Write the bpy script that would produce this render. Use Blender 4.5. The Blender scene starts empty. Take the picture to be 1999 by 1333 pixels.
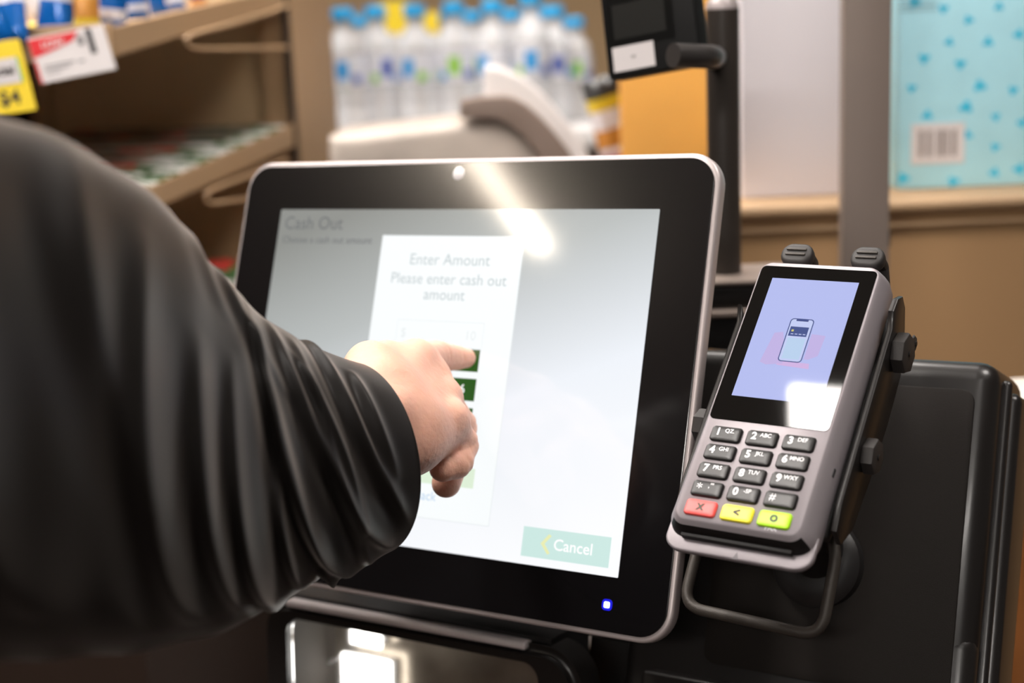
import bpy, bmesh, math, random
import numpy as np
from mathutils import Vector, Matrix
random.seed(7); RNG = np.random.RandomState(11)
C = bpy.context.scene.collection
SC = bpy.context.scene

# ---------------------------------------------------------------- camera (50 mm, looking 12 degrees down)
F = 50 / 36 * 1999; CX, CY = 999.5, 666.5
CAM = np.array([0, 0, 1.45])
_up = np.array([-560, 13034, 2777.]); _up /= np.linalg.norm(_up)
_fw = -(np.array([0, 0, 1.]) - _up * _up[2]); _fw /= np.linalg.norm(_fw)
RW = np.array([np.cross(_fw, _up), _fw, _up])          # world = RW @ camera space
cam = bpy.data.cameras.new('camera'); camo = bpy.data.objects.new('camera', cam); C.objects.link(camo)
cam.lens = 50; cam.sensor_width = 36; cam.clip_start = .02; cam.clip_end = 60
cam.dof.use_dof = True; cam.dof.focus_distance = .815; cam.dof.aperture_fstop = 3.9
M4 = Matrix.Identity(4)
for i in range(3):
    for j in range(3): M4[i][j] = RW[i][j]
    M4[i][3] = CAM[i]
camo.matrix_world = M4; SC.camera = camo

# ---------------------------------------------------------------- world, view
SC.view_settings.view_transform = 'Standard'; SC.view_settings.look = 'None'
SC.view_settings.gamma = 1; SC.view_settings.use_curve_mapping = False
SC.view_settings.exposure = 0.0
W = bpy.data.worlds.new('world'); SC.world = W; W.use_nodes = True
W.node_tree.nodes['Background'].inputs[0].default_value = (1, .9, .82, 1)
W.node_tree.nodes['Background'].inputs[1].default_value = .10

# ---------------------------------------------------------------- helpers
def ray(u, v): return RW @ np.array([(u - CX) / F, -(v - CY) / F, -1.])
def P(u, v, d): return CAM + ray(u, v) * d
def hit(u, v, o, n):
    r = ray(u, v); return CAM + r * (np.dot(np.asarray(o) - CAM, n) / np.dot(r, n))
def PY(u, v, y): return hit(u, v, (0, y, 0), np.array([0, 1., 0]))
def PZ(u, v, z): return hit(u, v, (0, 0, z), np.array([0, 0, 1.]))

MATS = {}
def mat(name, col=(.5, .5, .5), rough=.5, metal=0, emit=None, es=1, coat=0, coat_r=.1, trans=0, ior=1.45, bump=0, bscale=200,
        spec=.5, sss=0, mottle=0, mscale=8, alpha=1, stretch=None):
    m = bpy.data.materials.new(name); m.use_nodes = True; nt = m.node_tree; b = nt.nodes['Principled BSDF']
    I = b.inputs
    I['Base Color'].default_value = (*col, 1); I['Roughness'].default_value = rough; I['Metallic'].default_value = metal
    I['IOR'].default_value = ior; I['Specular IOR Level'].default_value = spec; I['Alpha'].default_value = alpha
    I['Coat Weight'].default_value = coat; I['Coat Roughness'].default_value = coat_r
    I['Transmission Weight'].default_value = trans
    if sss:
        I['Subsurface Weight'].default_value = sss; I['Subsurface Radius'].default_value = (.006, .003, .0015); I['Subsurface Scale'].default_value = 1
    if emit is not None:
        I['Emission Color'].default_value = (*emit, 1); I['Emission Strength'].default_value = es
    if bump or mottle:
        tc = nt.nodes.new('ShaderNodeTexCoord'); mp = nt.nodes.new('ShaderNodeMapping')
        nt.links.new(tc.outputs['Object'], mp.inputs[0])
        if stretch: mp.inputs['Scale'].default_value = stretch
    if bump:
        n = nt.nodes.new('ShaderNodeTexNoise'); n.inputs['Scale'].default_value = bscale; n.inputs['Detail'].default_value = 4
        bp = nt.nodes.new('ShaderNodeBump'); bp.inputs['Strength'].default_value = bump; bp.inputs['Distance'].default_value = .002
        nt.links.new(mp.outputs[0], n.inputs[0]); nt.links.new(n.outputs[0], bp.inputs['Height']); nt.links.new(bp.outputs[0], I['Normal'])
    if mottle:
        n = nt.nodes.new('ShaderNodeTexNoise'); n.inputs['Scale'].default_value = mscale; n.inputs['Detail'].default_value = 5
        nt.links.new(mp.outputs[0], n.inputs[0])
        cr = nt.nodes.new('ShaderNodeValToRGB')
        cr.color_ramp.elements[0].position = .3; cr.color_ramp.elements[1].position = .7
        cr.color_ramp.elements[0].color = (*[c * (1 - mottle) for c in col], 1)
        cr.color_ramp.elements[1].color = (*[min(1, c * (1 + mottle)) for c in col], 1)
        nt.links.new(n.outputs[0], cr.inputs[0]); nt.links.new(cr.outputs[0], I['Base Color'])
    MATS[name] = m; return m
def srgb(h):
    h = h.lstrip('#'); v = [int(h[i:i + 2], 16) / 255 for i in (0, 2, 4)]
    return tuple(c / 12.92 if c <= .04045 else ((c + .055) / 1.055) ** 2.4 for c in v)

class MB:
    """collects shapes with materials, links them as one mesh object"""
    def __init__(s): s.v = []; s.f = []; s.m = []; s.mats = []; s.sm = []
    def mi(s, m):
        if m not in s.mats: s.mats.append(m)
        return s.mats.index(m)
    def add(s, vs, fs, m, smooth=False):
        o = len(s.v); s.v += [tuple(float(c) for c in v) for v in vs]; k = s.mi(m)
        for f in fs: s.f.append([i + o for i in f]); s.m.append(k); s.sm.append(smooth)
    def bm(s, b, m, smooth=False, M=None):
        b.verts.index_update()
        vs = [(M @ v.co if M is not None else v.co) for v in b.verts]
        s.add(vs, [[v.index for v in f.verts] for f in b.faces], m, smooth); b.free()
    def box(s, lo, hi, m, bev=0, seg=3, M=None):
        b = bmesh.new(); bmesh.ops.create_cube(b, size=1)
        for v in b.verts: v.co = Vector([(lo[i] + hi[i]) / 2 + v.co[i] * (hi[i] - lo[i]) for i in range(3)])
        if bev: bmesh.ops.bevel(b, geom=b.edges[:], offset=bev, segments=seg, affect='EDGES', profile=.5)
        s.bm(b, m, bool(bev), M)
    def prism(s, outline, y0, y1, m, bev=0, seg=3, smooth=True, M=None, faces='both'):
        """outline in x,z; extruded from y0 (front) to y1; front edge bevelled"""
        b = bmesh.new(); vs = [b.verts.new((x, y0, z)) for x, z in outline]; f = b.faces.new(vs)
        r = bmesh.ops.extrude_face_region(b, geom=[f]); nv = [g for g in r['geom'] if isinstance(g, bmesh.types.BMVert)]
        for v in nv: v.co.y = y1
        bmesh.ops.recalc_face_normals(b, faces=b.faces[:])
        if bev:
            e = [e for e in b.edges if abs(e.verts[0].co.y - e.verts[1].co.y) < 1e-9 and (faces == 'both' or abs(e.verts[0].co.y - y0) < 1e-9)]
            bmesh.ops.bevel(b, geom=e, offset=bev, segments=seg, affect='EDGES', profile=.5)
        s.bm(b, m, smooth, M)
    def tube(s, pts, r, m, seg=12, cap=True, M=None):
        pts = [Vector(p) for p in pts]; n = len(pts); rs = r if hasattr(r, '__len__') else [r] * n
        vs = []; t0 = (pts[1] - pts[0]).normalized(); a = t0.orthogonal().normalized()
        for i, p in enumerate(pts):
            t = ((pts[min(i + 1, n - 1)] - pts[max(i - 1, 0)])).normalized()
            a = (a - t * a.dot(t)).normalized(); b = t.cross(a)
            for k in range(seg):
                th = 2 * math.pi * k / seg; vs.append(p + (a * math.cos(th) + b * math.sin(th)) * rs[i])
        fs = [[i * seg + k, i * seg + (k + 1) % seg, (i + 1) * seg + (k + 1) % seg, (i + 1) * seg + k] for i in range(n - 1) for k in range(seg)]
        if cap: fs += [list(range(seg))[::-1], [(n - 1) * seg + k for k in range(seg)]]
        if M is not None: vs = [M @ v for v in vs]
        s.add(vs, fs, m, True)
    def lathe(s, prof, m, seg=32, M=None):
        """prof of (r, z)"""
        vs = []; fs = []
        for r, z in prof:
            for k in range(seg):
                a = 2 * math.pi * k / seg; v = Vector((r * math.cos(a), r * math.sin(a), z)); vs.append(M @ v if M is not None else v)
        for i in range(len(prof) - 1):
            for k in range(seg): fs.append([i * seg + k, i * seg + (k + 1) % seg, (i + 1) * seg + (k + 1) % seg, (i + 1) * seg + k])
        fs.append([(len(prof) - 1) * seg + k for k in range(seg)]); fs.append(list(range(seg))[::-1])
        s.add(vs, fs, m, True)
    def text(s, txt, size, at, m, y=0, align='CENTER', thick=0, bold=0, xs=1, shear=0, M=None):
        """flat lettering in the x,z plane facing -y"""
        cu = bpy.data.curves.new('t', 'FONT'); cu.body = txt; cu.size = size; cu.align_x = align; cu.align_y = 'CENTER'
        cu.offset = bold; cu.shear = shear; cu.resolution_u = 3; cu.extrude = thick
        o = bpy.data.objects.new('t', cu); C.objects.link(o)
        dg = bpy.context.evaluated_depsgraph_get(); me = bpy.data.meshes.new_from_object(o.evaluated_get(dg))
        vs = [Vector((at[0] + v.co.x * xs, y - v.co.z, at[1] + v.co.y)) for v in me.vertices]
        if M is not None: vs = [M @ v for v in vs]
        s.add(vs, [list(p.vertices) for p in me.polygons], m)
        bpy.data.objects.remove(o); bpy.data.curves.remove(cu); bpy.data.meshes.remove(me)
    def rect(s, x0, z0, x1, z1, y, m): s.add([(x0, y, z0), (x1, y, z0), (x1, y, z1), (x0, y, z1)], [[0, 1, 2, 3]], m)
    def build(s, name, parent=None, auto=35):
        me = bpy.data.meshes.new(name); me.from_pydata(s.v, [], s.f)
        for m in s.mats: me.materials.append(m)
        me.polygons.foreach_set('material_index', s.m); me.polygons.foreach_set('use_smooth', s.sm); me.update()
        if any(s.sm): me.set_sharp_from_angle(angle=math.radians(auto))
        o = bpy.data.objects.new(name, me); C.objects.link(o)
        if parent is not None: o.parent = parent
        return o
def rrect(w, h, r, cx=0, cz=0, seg=8):
    out = []
    for (sx, sz, a0) in ((1, 1, 0), (-1, 1, 90), (-1, -1, 180), (1, -1, 270)):
        for k in range(seg + 1):
            a = math.radians(a0 + 90 * k / seg); out.append((cx + sx * (w / 2 - r) + r * math.cos(a), cz + sz * (h / 2 - r) + r * math.sin(a)))
    return out
def thing(name, label, cat, group=None, M=None, loc=None):
    o = bpy.data.objects.new(name, None); C.objects.link(o); o.empty_display_size = .02
    o['label'] = label; o['category'] = cat
    if group: o['group'] = group
    if M is not None: o.matrix_world = M
    if loc is not None: o.location = loc
    return o
def tag(o, label, cat, group=None):
    o['label'] = label; o['category'] = cat
    if group: o['group'] = group
    return o
def struct(o): o['kind'] = 'structure'; return o
def frame(R3, t):
    R3 = np.array(R3, float); x = R3[:, 0] / np.linalg.norm(R3[:, 0]); z = R3[:, 2] - x * np.dot(R3[:, 2], x); z /= np.linalg.norm(z); y = np.cross(z, x)
    m = Matrix.Identity(4)
    for i in range(3): m[i][0], m[i][1], m[i][2], m[i][3] = x[i], y[i], z[i], t[i]
    return m
def mv(M, p): return np.array(M @ Vector(p))
def local(M, p): return M.inverted() @ Vector(p)
def smooth_path(pts, n=6):
    out = []; pts = [Vector(p) for p in pts]
    for i in range(len(pts) - 1):
        p0, p1, p2, p3 = pts[max(i - 1, 0)], pts[i], pts[i + 1], pts[min(i + 2, len(pts) - 1)]
        for k in range(n):
            t = k / n; out.append(.5 * ((2 * p1) + (p2 - p0) * t + (2 * p0 - 5 * p1 + 4 * p2 - p3) * t * t + (-p0 + 3 * p1 - 3 * p2 + p3) * t ** 3))
    out.append(pts[-1]); return out
def fillet(pts, r, n=7):
    """rounded polyline"""
    pts = [Vector(p) for p in pts]; out = [pts[0]]
    for i in range(1, len(pts) - 1):
        a = (pts[i - 1] - pts[i]); b = (pts[i + 1] - pts[i]); ra = min(r, a.length * .45, b.length * .45)
        A = pts[i] + a.normalized() * ra; B = pts[i] + b.normalized() * ra
        for k in range(n + 1):
            t = k / n; out.append(A * (1 - t) ** 2 + pts[i] * 2 * t * (1 - t) + B * t * t)
    out.append(pts[-1]); return out

# frames solved from the photograph: the monitor's glass and the card terminal's face
FM = frame([[.8534, .4943, .1655], [-.5206, .7927, .3171], [.0255, -.3568, .9338]], (-.0525, .9246, 1.2317))
FT = frame([[.8274, .3974, .3968], [-.5616, .5827, .5874], [.0022, -.7088, .7054]], (.1593, .7809, 1.2776))
def on(M, u, v, y=0):
    """pixel to local x,z on the plane local y of frame M"""
    n = -np.array(M.col[1][:3]); o = mv(M, (0, y, 0)); l = local(M, hit(u, v, o, n)); return (l.x, l.z)

# ---------------------------------------------------------------- materials
ms_silver = mat('silver', srgb('#b3a9a8'), .38, .35)
ms_term = mat('terminal_grey', srgb('#8e878b'), .42, .25, bump=.05, bscale=2500)
ms_blackglass = mat('black_glass', (.004, .0035, .004), .09, coat=.55, coat_r=.21, spec=.45)
ms_tglass = mat('terminal_glass', (.004, .004, .004), .03, spec=.5)
ms_black = mat('black_plastic', (.012, .011, .011), .42, bump=.08, bscale=1500)
ms_satin = mat('satin_black', (.009, .0075, .007), .36, coat=.2, coat_r=.15)
ms_dark = mat('dark_textured', (.010, .0075, .006), .6, bump=.2, bscale=2200, spec=.22)
ms_rubber = mat('dark_rubber', (.024, .021, .020), .55, bump=.1, bscale=2000)
ms_wire = mat('coated_wire', (.045, .038, .032), .45, .2, bump=.15, bscale=1800)
ms_chrome = mat('bright_trim', (.62, .58, .57), .16, 1)
ms_beige = mat('beige_steel', srgb('#ab8d6c'), .5, bump=.02)
ms_cab = mat('cabinet_tan', srgb('#a5825c'), .55)
ms_post = mat('grey_post', srgb('#83766e'), .45, .2)
ms_white = mat('white_plastic', (.8, .78, .77), .4)
ms_board = mat('pale_board', srgb('#dcd7dc'), .55)
ms_paper = mat('paper', (.66, .62, .62), .5)
ms_ink = mat('ink', (.02, .018, .02), .6)
ms_inkgrey = mat('grey_ink', (.25, .24, .25), .6)
ms_red = mat('red_print', srgb('#d0202a'), .5)
ms_yellow = mat('yellow_print', srgb('#f0d234'), .45)
ms_green = mat('green_print', srgb('#6cb52e'), .5)

# ---------------------------------------------------------------- room shell and ceiling lights
def ceiling_panel(name, x0, y0, x1, y1, z, s, label, rgb=(1, .94, .885), group='ceiling light panels', rot=0):
    t = thing(name, label, 'ceiling light', group, loc=((x0 + x1) / 2, (y0 + y1) / 2, z)); w, h = (x1 - x0) / 2, (y1 - y0) / 2; t.rotation_euler.z = rot
    e = mat(name + '_glow', (.9, .9, .9), .5, emit=rgb, es=s)
    b = MB(); b.box((-w, -h, -.012), (w, h, 0), e); b.build('diffuser', t)
    b = MB()
    for a, c in (((-w - .02, -h - .02, -.016), (-w, h + .02, .0)), ((w, -h - .02, -.016), (w + .02, h + .02, 0)), ((-w, -h - .02, -.016), (w, -h, 0)), ((-w, h, -.016), (w, h + .02, 0))):
        b.box(a, c, ms_white)
    b.build('frame', t)
CEIL = 3.0
_a = math.radians(-33); _c = (-.71 + .065 * math.cos(_a) + .42 * math.sin(_a), .79 + .065 * math.sin(_a) - .42 * math.cos(_a))
ceiling_panel('ceiling_light', _c[0] - .065, _c[1] - .42, _c[0] + .065, _c[1] + .42, CEIL - .001, 85, 'long narrow white ceiling light over the payment terminal', rot=_a)
ceiling_panel('ceiling_light', -1.75, .72, -1.05, 1.2, CEIL - .001, 26, 'white ceiling light panel high to the left of the scanner window')  # placed for the scanner glare, though the window does not mirror it
ceiling_panel('ceiling_light', .6, .1, 1.3, .8, CEIL - .001, 22, 'added white ceiling light panel in front of the blue carton')  # unseen panel, added to brighten the right background
ceiling_panel('ceiling_light', -1.5, 1.5, -.8, 2.2, CEIL - .001, 26, 'added white ceiling light panel above the sweets shelving')  # unseen panel, added as general light for the background
ceiling_panel('ceiling_light', -.3, 1.5, .4, 2.2, CEIL - .001, 24, 'added white ceiling light panel above the water bottles')  # added out of view to brighten the bottles and what lies behind
ceiling_panel('ceiling_light', -.35, -1.6, .35, -.9, CEIL - .001, 4, 'added white ceiling light panel behind the viewer')  # added out of view to light faces turned towards the camera
ceiling_panel('ceiling_light', -2.2, -3.6, -.4, -3.0, CEIL - .001, 46, 'added long white ceiling light panel far behind the viewer')  # added out of view, low enough to reach in under the shelves
# long strip mirrored as a streak on the monitor
def strip():
    a = np.array([-2.50, .28]); b = np.array([-2.90, -.36]); d = b - a; L = np.linalg.norm(d); ang = math.atan2(d[1], d[0])
    t = thing('strip_light', 'long narrow ceiling strip light mirrored as a streak on the monitor', 'ceiling light', loc=((a[0] + b[0]) / 2, (a[1] + b[1]) / 2, CEIL - .03)); t.rotation_euler.z = ang
    e = mat('strip_glow', (.9, .9, .9), .5, emit=(1, .86, .7), es=75)
    q = MB(); q.box((-L / 2, -.03, -.012), (L / 2, .03, 0), e); q.build('diffuser', t)
    q = MB(); q.box((-L / 2 - .02, -.05, .001), (L / 2 + .02, .05, .028), ms_white, .004); q.build('housing', t)
strip()
b = MB(); b.box((-7, -4, CEIL), (7, 7, CEIL + .1), mat('ceiling_paint', (.62, .56, .5), .8)); struct(b.build('ceiling'))
b = MB(); b.box((-7, -4, -.1), (7, 7, 0), mat('floor_vinyl', (.035, .018, .012), .45, mottle=.3, mscale=1.5)); struct(b.build('floor'))
b = MB(); b.box((-7, 5.2, 0), (7, 5.3, CEIL), mat('wall_paint', srgb('#d9b78c'), .7, mottle=.06, mscale=1)); struct(b.build('wall_back'))
b = MB(); b.box((-6.1, -9, 0), (-6, 5.2, CEIL), mat('wall_brown', (.018, .012, .009), .6)); struct(b.build('unseen_wall_left'))  # unseen wall added so the lower bezel mirrors something dark

# ---------------------------------------------------------------- touch monitor
def monitor():
    t = thing('touch_monitor', 'large black glass touch screen with silver rim showing a cash out page', 'monitor', M=FM)
    q = MB(); o = rrect(.3795, .3005, .021, seg=10)
    q.prism(o, .0, .010, ms_silver, .0022, 3)
    q.prism(rrect(.350, .270, .025), .010, .034, ms_black, .006, 3)
    q.box((-.06, .034, -.06), (.06, .075, .06), ms_black, .004); q.build('housing', t)
    q = MB(); q.prism(rrect(.3725, .2935, .0178, seg=10), -.0012, .001, ms_blackglass, .0004, 2, smooth=False, faces='front')
    # camera window above the display
    q.build('bezel', t)
    q = MB(); q.lathe([(.0001, .0), (.0040, .0), (.0046, .0004), (.0046, .001)], mat('lens_grey', (.80, .77, .78), .35, .1), 24,
                      M=Matrix.Translation((-.0015, -.0017, .139)) @ Matrix.Rotation(math.radians(-90), 4, 'X')); q.build('camera_lens', t)
    q = MB(); q.prism(rrect(.0038, .0038, .0009, .1468, -.1308, 3), -.0019, -.0011, mat('blue_lamp', (0, 0, 0), .4, emit=(.35, .4, 1), es=6), smooth=False)
    q.prism(rrect(.0068, .0068, .0022, .1468, -.1308, 4), -.00155, -.0011, mat('blue_halo', (0, 0, .05), .4, emit=(.01, .01, .9), es=.8), smooth=False)
    q.build('status_light', t)
    # the lit display: page, dialog box, keys and lettering are its picture
    disp = bpy.data.materials.new('screen_page'); disp.use_nodes = True; nt = disp.node_tree; pb = nt.nodes['Principled BSDF']
    pb.inputs['Base Color'].default_value = (.03, .03, .03, 1); pb.inputs['Roughness'].default_value = .07; pb.inputs['Coat Weight'].default_value = .35; pb.inputs['Coat Roughness'].default_value = .30
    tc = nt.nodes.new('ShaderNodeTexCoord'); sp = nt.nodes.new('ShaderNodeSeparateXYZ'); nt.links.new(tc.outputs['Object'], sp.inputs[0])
    # page background: viewing-angle falloff put into emission, grey upper left to white lower right
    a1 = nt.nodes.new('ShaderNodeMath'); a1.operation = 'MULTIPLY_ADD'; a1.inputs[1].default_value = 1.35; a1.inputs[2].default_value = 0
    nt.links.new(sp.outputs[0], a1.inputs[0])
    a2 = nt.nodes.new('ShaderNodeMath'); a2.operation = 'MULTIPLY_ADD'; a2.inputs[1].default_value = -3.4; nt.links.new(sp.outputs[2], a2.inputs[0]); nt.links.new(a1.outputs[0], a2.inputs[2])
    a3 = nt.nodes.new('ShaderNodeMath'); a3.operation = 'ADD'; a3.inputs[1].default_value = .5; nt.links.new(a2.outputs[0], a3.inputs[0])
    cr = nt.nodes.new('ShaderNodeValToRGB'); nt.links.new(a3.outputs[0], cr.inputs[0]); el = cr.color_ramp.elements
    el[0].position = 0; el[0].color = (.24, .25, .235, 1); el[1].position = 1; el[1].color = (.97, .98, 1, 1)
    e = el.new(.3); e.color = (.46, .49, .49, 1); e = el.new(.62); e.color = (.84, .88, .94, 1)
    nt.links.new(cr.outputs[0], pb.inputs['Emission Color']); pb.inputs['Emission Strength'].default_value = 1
    E = lambda n, h, s=1.0: mat(n, (.02, .02, .02), .07, emit=srgb(h), es=s, coat=.35, coat_r=.30)
    dlg, line, txt, keyg, keyl, canc, white, yel, blue, grey = (E('dialog_white', '#f6fafb', 1.03), E('dialog_line', '#e9eeef'), E('dialog_text', '#c3cdd0'), E('key_green', '#1e5a10', .85),
        E('pale_key', '#dff0d8'), E('cancel_teal', '#cdeae4'), E('white_text', '#ffffff', 1.05), E('yellow_mark', '#ebeeb4'), E('blue_text', '#bcd5ee'), E('page_text', '#74777a', .8))
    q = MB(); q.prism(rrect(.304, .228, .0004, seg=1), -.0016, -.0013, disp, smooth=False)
    y = -.0017
    q.rect(-.0575, -.094, .0575, .0957, y, line); q.rect(-.0570, -.0935, .0570, .0952, y - .00004, dlg); y -= .0001
    q.text('Cash Out', .0135, (-.147, .1035), grey, y, 'LEFT'); q.text('Choose a cash out amount', .0074, (-.147, .0915), grey, y, 'LEFT')
    q.text('Enter Amount', .0112, (.0005, .0788), txt, y); q.text('Please enter cash out', .0108, (.001, .0655), txt, y); q.text('amount', .0108, (0, .0548), txt, y)
    # amount field
    for r in ((-.035, .0368, .035, .0372), (-.035, .0196, .035, .02), (-.035, .0196, -.0346, .0372), (.0346, .0196, .035, .0372)): q.rect(*r, y, line)
    q.text('$', .009, (-.029, .028), line, y); q.text('10', .009, (.025, .028), line, y)
    nums = ('1', '2', '3', '4', '5', '6', '7', '8', '9', '', '0', '')
    for i in range(12):
        c, r = i % 3, i // 3; x1 = .0343 - (2 - c) * .0256; z1 = .0192 - r * .0193
        q.rect(x1 - .0206, z1 - .0147, x1, z1, y, keyg if r < 3 or c == 1 else keyl)
        if nums[i]: q.text(nums[i], .0085, (x1 - .0103, z1 - .0073), white, y - .00008, bold=.00015)
    q.rect(-.042, -.0712, .042, -.0585, y, keyl); q.text('Back', .0088, (.006, -.0795), blue, y)
    q.rect(.0832, -.1090, .1450, -.0905, y, canc); q.text('Cancel', .0100, (.1195, -.0998), white, y - .00008, bold=.0001)
    q.add([(x, y - .00008, z) for x, z in ((.1018, -.0935), (.1038, -.0945), (.0993, -.0998), (.1038, -.1052), (.1020, -.1062), (.0965, -.0998))], [[0, 1, 2, 5], [5, 2, 3, 4]], yel)
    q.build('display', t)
monitor()

# ---------------------------------------------------------------- card terminal
def terminal():
    t = thing('card_terminal', 'silver grey card payment terminal with lit screen and coloured keys in black cradle', 'card terminal', M=FT)
    # body: rounded loft, wider below the face and at the foot
    def sec(y, wt, wb, zt, zb, r):
        out = []
        for (sx, top, a0) in ((1, 1, 0), (-1, 1, 90), (-1, 0, 180), (1, 0, 270)):
            w = wt if top else wb; z = zt if top else zb
            for k in range(9):
                a = math.radians(a0 + 90 * k / 8); out.append((sx * (w - r) + r * math.cos(a), y, (z - r if top else z + r) + r * math.sin(a)))
        return out
    q = MB()
    rings = [sec(0, .0352, .0352, .0518, -.1180, .0062), sec(.0007, .0362, .0362, .0528, -.1190, .0072), sec(.003, .0372, .0380, .0538, -.1208, .008), sec(.008, .0392, .0410, .0550, -.1232, .010),
             sec(.0125, .0400, .0420, .0556, -.1242, .0105), sec(.020, .0396, .0415, .0552, -.1238, .0105), sec(.024, .0375, .0392, .0532, -.1215, .0095)]
    n = len(rings[0]); vs = [v for r in rings for v in r]; fs = [list(range(n))[::-1]]
    fs += [[i * n + k, i * n + (k + 1) % n, (i + 1) * n + (k + 1) % n, (i + 1) * n + k] for i in range(len(rings) - 1) for k in range(n)] + [[(len(rings) - 1) * n + k for k in range(n)]]
    isb = [len(f) == 4 and f[0] // n >= 2 and f[0] // n < 5 and 21 <= f[0] % n <= 31 for f in fs]
    q.add(vs, [f[::-1] for f, b_ in zip(fs, isb) if not b_], ms_term, True); q.add(vs, [f[::-1] for f, b_ in zip(fs, isb) if b_], mat('slot_black', (.008, .007, .007), .5, spec=.25), True)
    q.build('body', t, 50)
    # dark front with card slot, and the tongue below it
    q = MB(); q.prism(rrect(.0640, .006, .001, 0, -.1222, 3), .0078, .0117, MATS['slot_black'], .0004)
    q.build('card_slot', t)
    q = MB(); pts = [(-.0425, -.112), (-.0425, -.1235)] + [(-.0425 + .011 * (1 - math.cos(a)), -.1235 - .0085 * math.sin(a)) for a in np.linspace(.2, math.pi / 2, 6)] + \
        [(.0315 + .011 * math.sin(a), -.1235 - .0085 * math.cos(a)) for a in np.linspace(0, math.pi / 2 - .2, 6)] + [(.0425, -.1235), (.0425, -.112)]
    q.prism(pts[::-1], .0118, .0160, ms_term, .0012)
    q.add([(-.0006, .01175, -.1318), (.0030, .01175, -.1318), (.0012, .01175, -.1275)], [[0, 1, 2]], mat('tongue_mark', srgb('#6c666b'), .5))
    q.build('card_tongue', t)
    q = MB(); q.prism(rrect(.0700, .1055, .0030, 0, -.0030, 6), -.0004, .0004, ms_tglass, .0001, 1, smooth=False, faces='front'); q.build('screen_glass', t)
    # lit picture: phone with a bank card, held by a faint pink hand
    E = lambda n, h, s=1.0: mat(n, (.02, .02, .03), .03, emit=srgb(h), es=s)
    bg, navy, pale, pink, card, gold, aqua, lilac = (E('lilac_page', '#b0b9ea'), E('navy_line', '#3c4f8e', .8), E('phone_pale', '#bfc9ee'), E('pink_hand', '#ccaedc'), E('card_blue', '#3a5190', .8), E('chip_gold', '#c9c36a'), E('phone_aqua', '#b4cde8'), E('lilac_hand', '#bdaede'))
    q = MB(); q.rect(-.0262, -.0400, .0262, .0412, -.00045, bg); y = -.00050
    q.add([(x, y, z) for x, z in ((-.0135, .0035), (-.0085, .0045), (-.0065, -.001), (-.004, -.002), (-.003, -.0165), (-.0125, -.0180), (-.0165, -.0165))], [list(range(7))], lilac)
    q.add([(x, y, z) for x, z in ((-.006, -.0145), (.0125, -.0150), (.0132, -.0185), (-.0062, -.0175))], [[0, 3, 2, 1]], pink)
    q.add([(x, y, z) for x, z in ((.0085, .0045), (.0168, .004), (.0160, -.0095), (.0110, -.0125), (.0085, -.0125))], [list(range(5))], lilac)
    q.add([(x, y - .00002, z) for x, z in rrect(.0142, .0292, .0022, .0006, -.0004, 5)], [list(range(24))], navy)
    q.add([(x, y - .00004, z) for x, z in rrect(.0130, .0280, .0017, .0006, -.0004, 5)], [list(range(24))], pale)
    q.rect(-.0046, -.0130, .0058, .0010, y - .00005, aqua)
    q.rect(-.0030, .0124, .0042, .0136, y - .00006, navy)
    q.rect(-.0051, .0022, .0058, .0086, y - .00006, card); q.rect(-.0040, .0052, -.0026, .0066, y - .00008, gold)
    for xx in (-.0038, -.0014, .001, .0034): q.rect(xx, .0034, xx + .0016, .0039, y - .00008, pale)
    q.build('display', t)
    # keys
    dk = mat('key_black', (.010, .009, .009), .30, spec=.38); wt = mat('key_print', (.82, .82, .84), .5)
    labels = [('1', 'QZ.'), ('2', 'ABC'), ('3', 'DEF'), ('4', 'GHI'), ('5', 'JKL'), ('6', 'MNO'), ('7', 'PRS'), ('8', 'TUV'), ('9', 'WXY'), ('*', ",'\""), ('0', '-SP'), ('#', '')]
    zr = [-.0652, -.0767, -.0883, -.0997, -.1113]
    red, ylw, grn = (mat('key_red', srgb('#e0524e'), .35, spec=.5), mat('key_yellow', srgb('#efe23a'), .35), mat('key_green_bright', srgb('#a6dc18'), .35)); sym = mat('key_symbol', (.05, .04, .02), .5)
    for r in range(5):
        for c in range(3):
            x = (c - 1) * .0212; z = zr[r]; q = MB(); m = dk if r < 4 else (red, ylw, grn)[c]
            # pillow key: rounded, dished top
            hw, hh = .0091, .0047; rings = []
            for (s, yy, rr) in ((1.0, .0002, .0020), (1.0, -.0008, .0020), (.93, -.00155, .0018), (.80, -.0018, .0016), (.45, -.00175, .0012)):
                rings.append([(x + a, yy, z + b_) for a, b_ in rrect(2 * hw * (s if s > .9 else s), 2 * (hh - (1 - s) * .0052), rr * min(1, s + .1), seg=4)])
            n = len(rings[0]); vs = [v for g in rings for v in g]
            fs = [[i * n + k, (i + 1) * n + k, (i + 1) * n + (k + 1) % n, i * n + (k + 1) % n] for i in range(len(rings) - 1) for k in range(n)] + [[(len(rings) - 1) * n + k for k in range(n)]]
            q.add(vs, [f[::-1] for f in fs], m, True)
            yy = -.00195
            if r < 4:
                a, b_ = labels[r * 3 + c]
                q.text(a, .0062 if a != '*' else .008, (x - .0044, z + .0006 - (.0012 if a == '*' else 0)), wt, yy, bold=.00022 if a not in '#*' else 0)
                if b_: q.text(b_, .0034 if b_ != ",'\"" else .0040, (x + .0022, z + .0016), wt, yy, bold=.00005)
            elif c == 0: q.text('X', .0052, (x, z), sym, yy, bold=.0003)
            elif c == 1: q.text('<', .0066, (x, z), sym, yy, bold=.0003)
            else: q.text('O', .0052, (x, z), sym, yy, bold=.0003)
            k = q.build('key', t)
            if r == 4: k['label'] = ('red cancel key with a black cross', 'yellow back key with an arrow', 'green enter key with a ring')[c]
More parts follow.
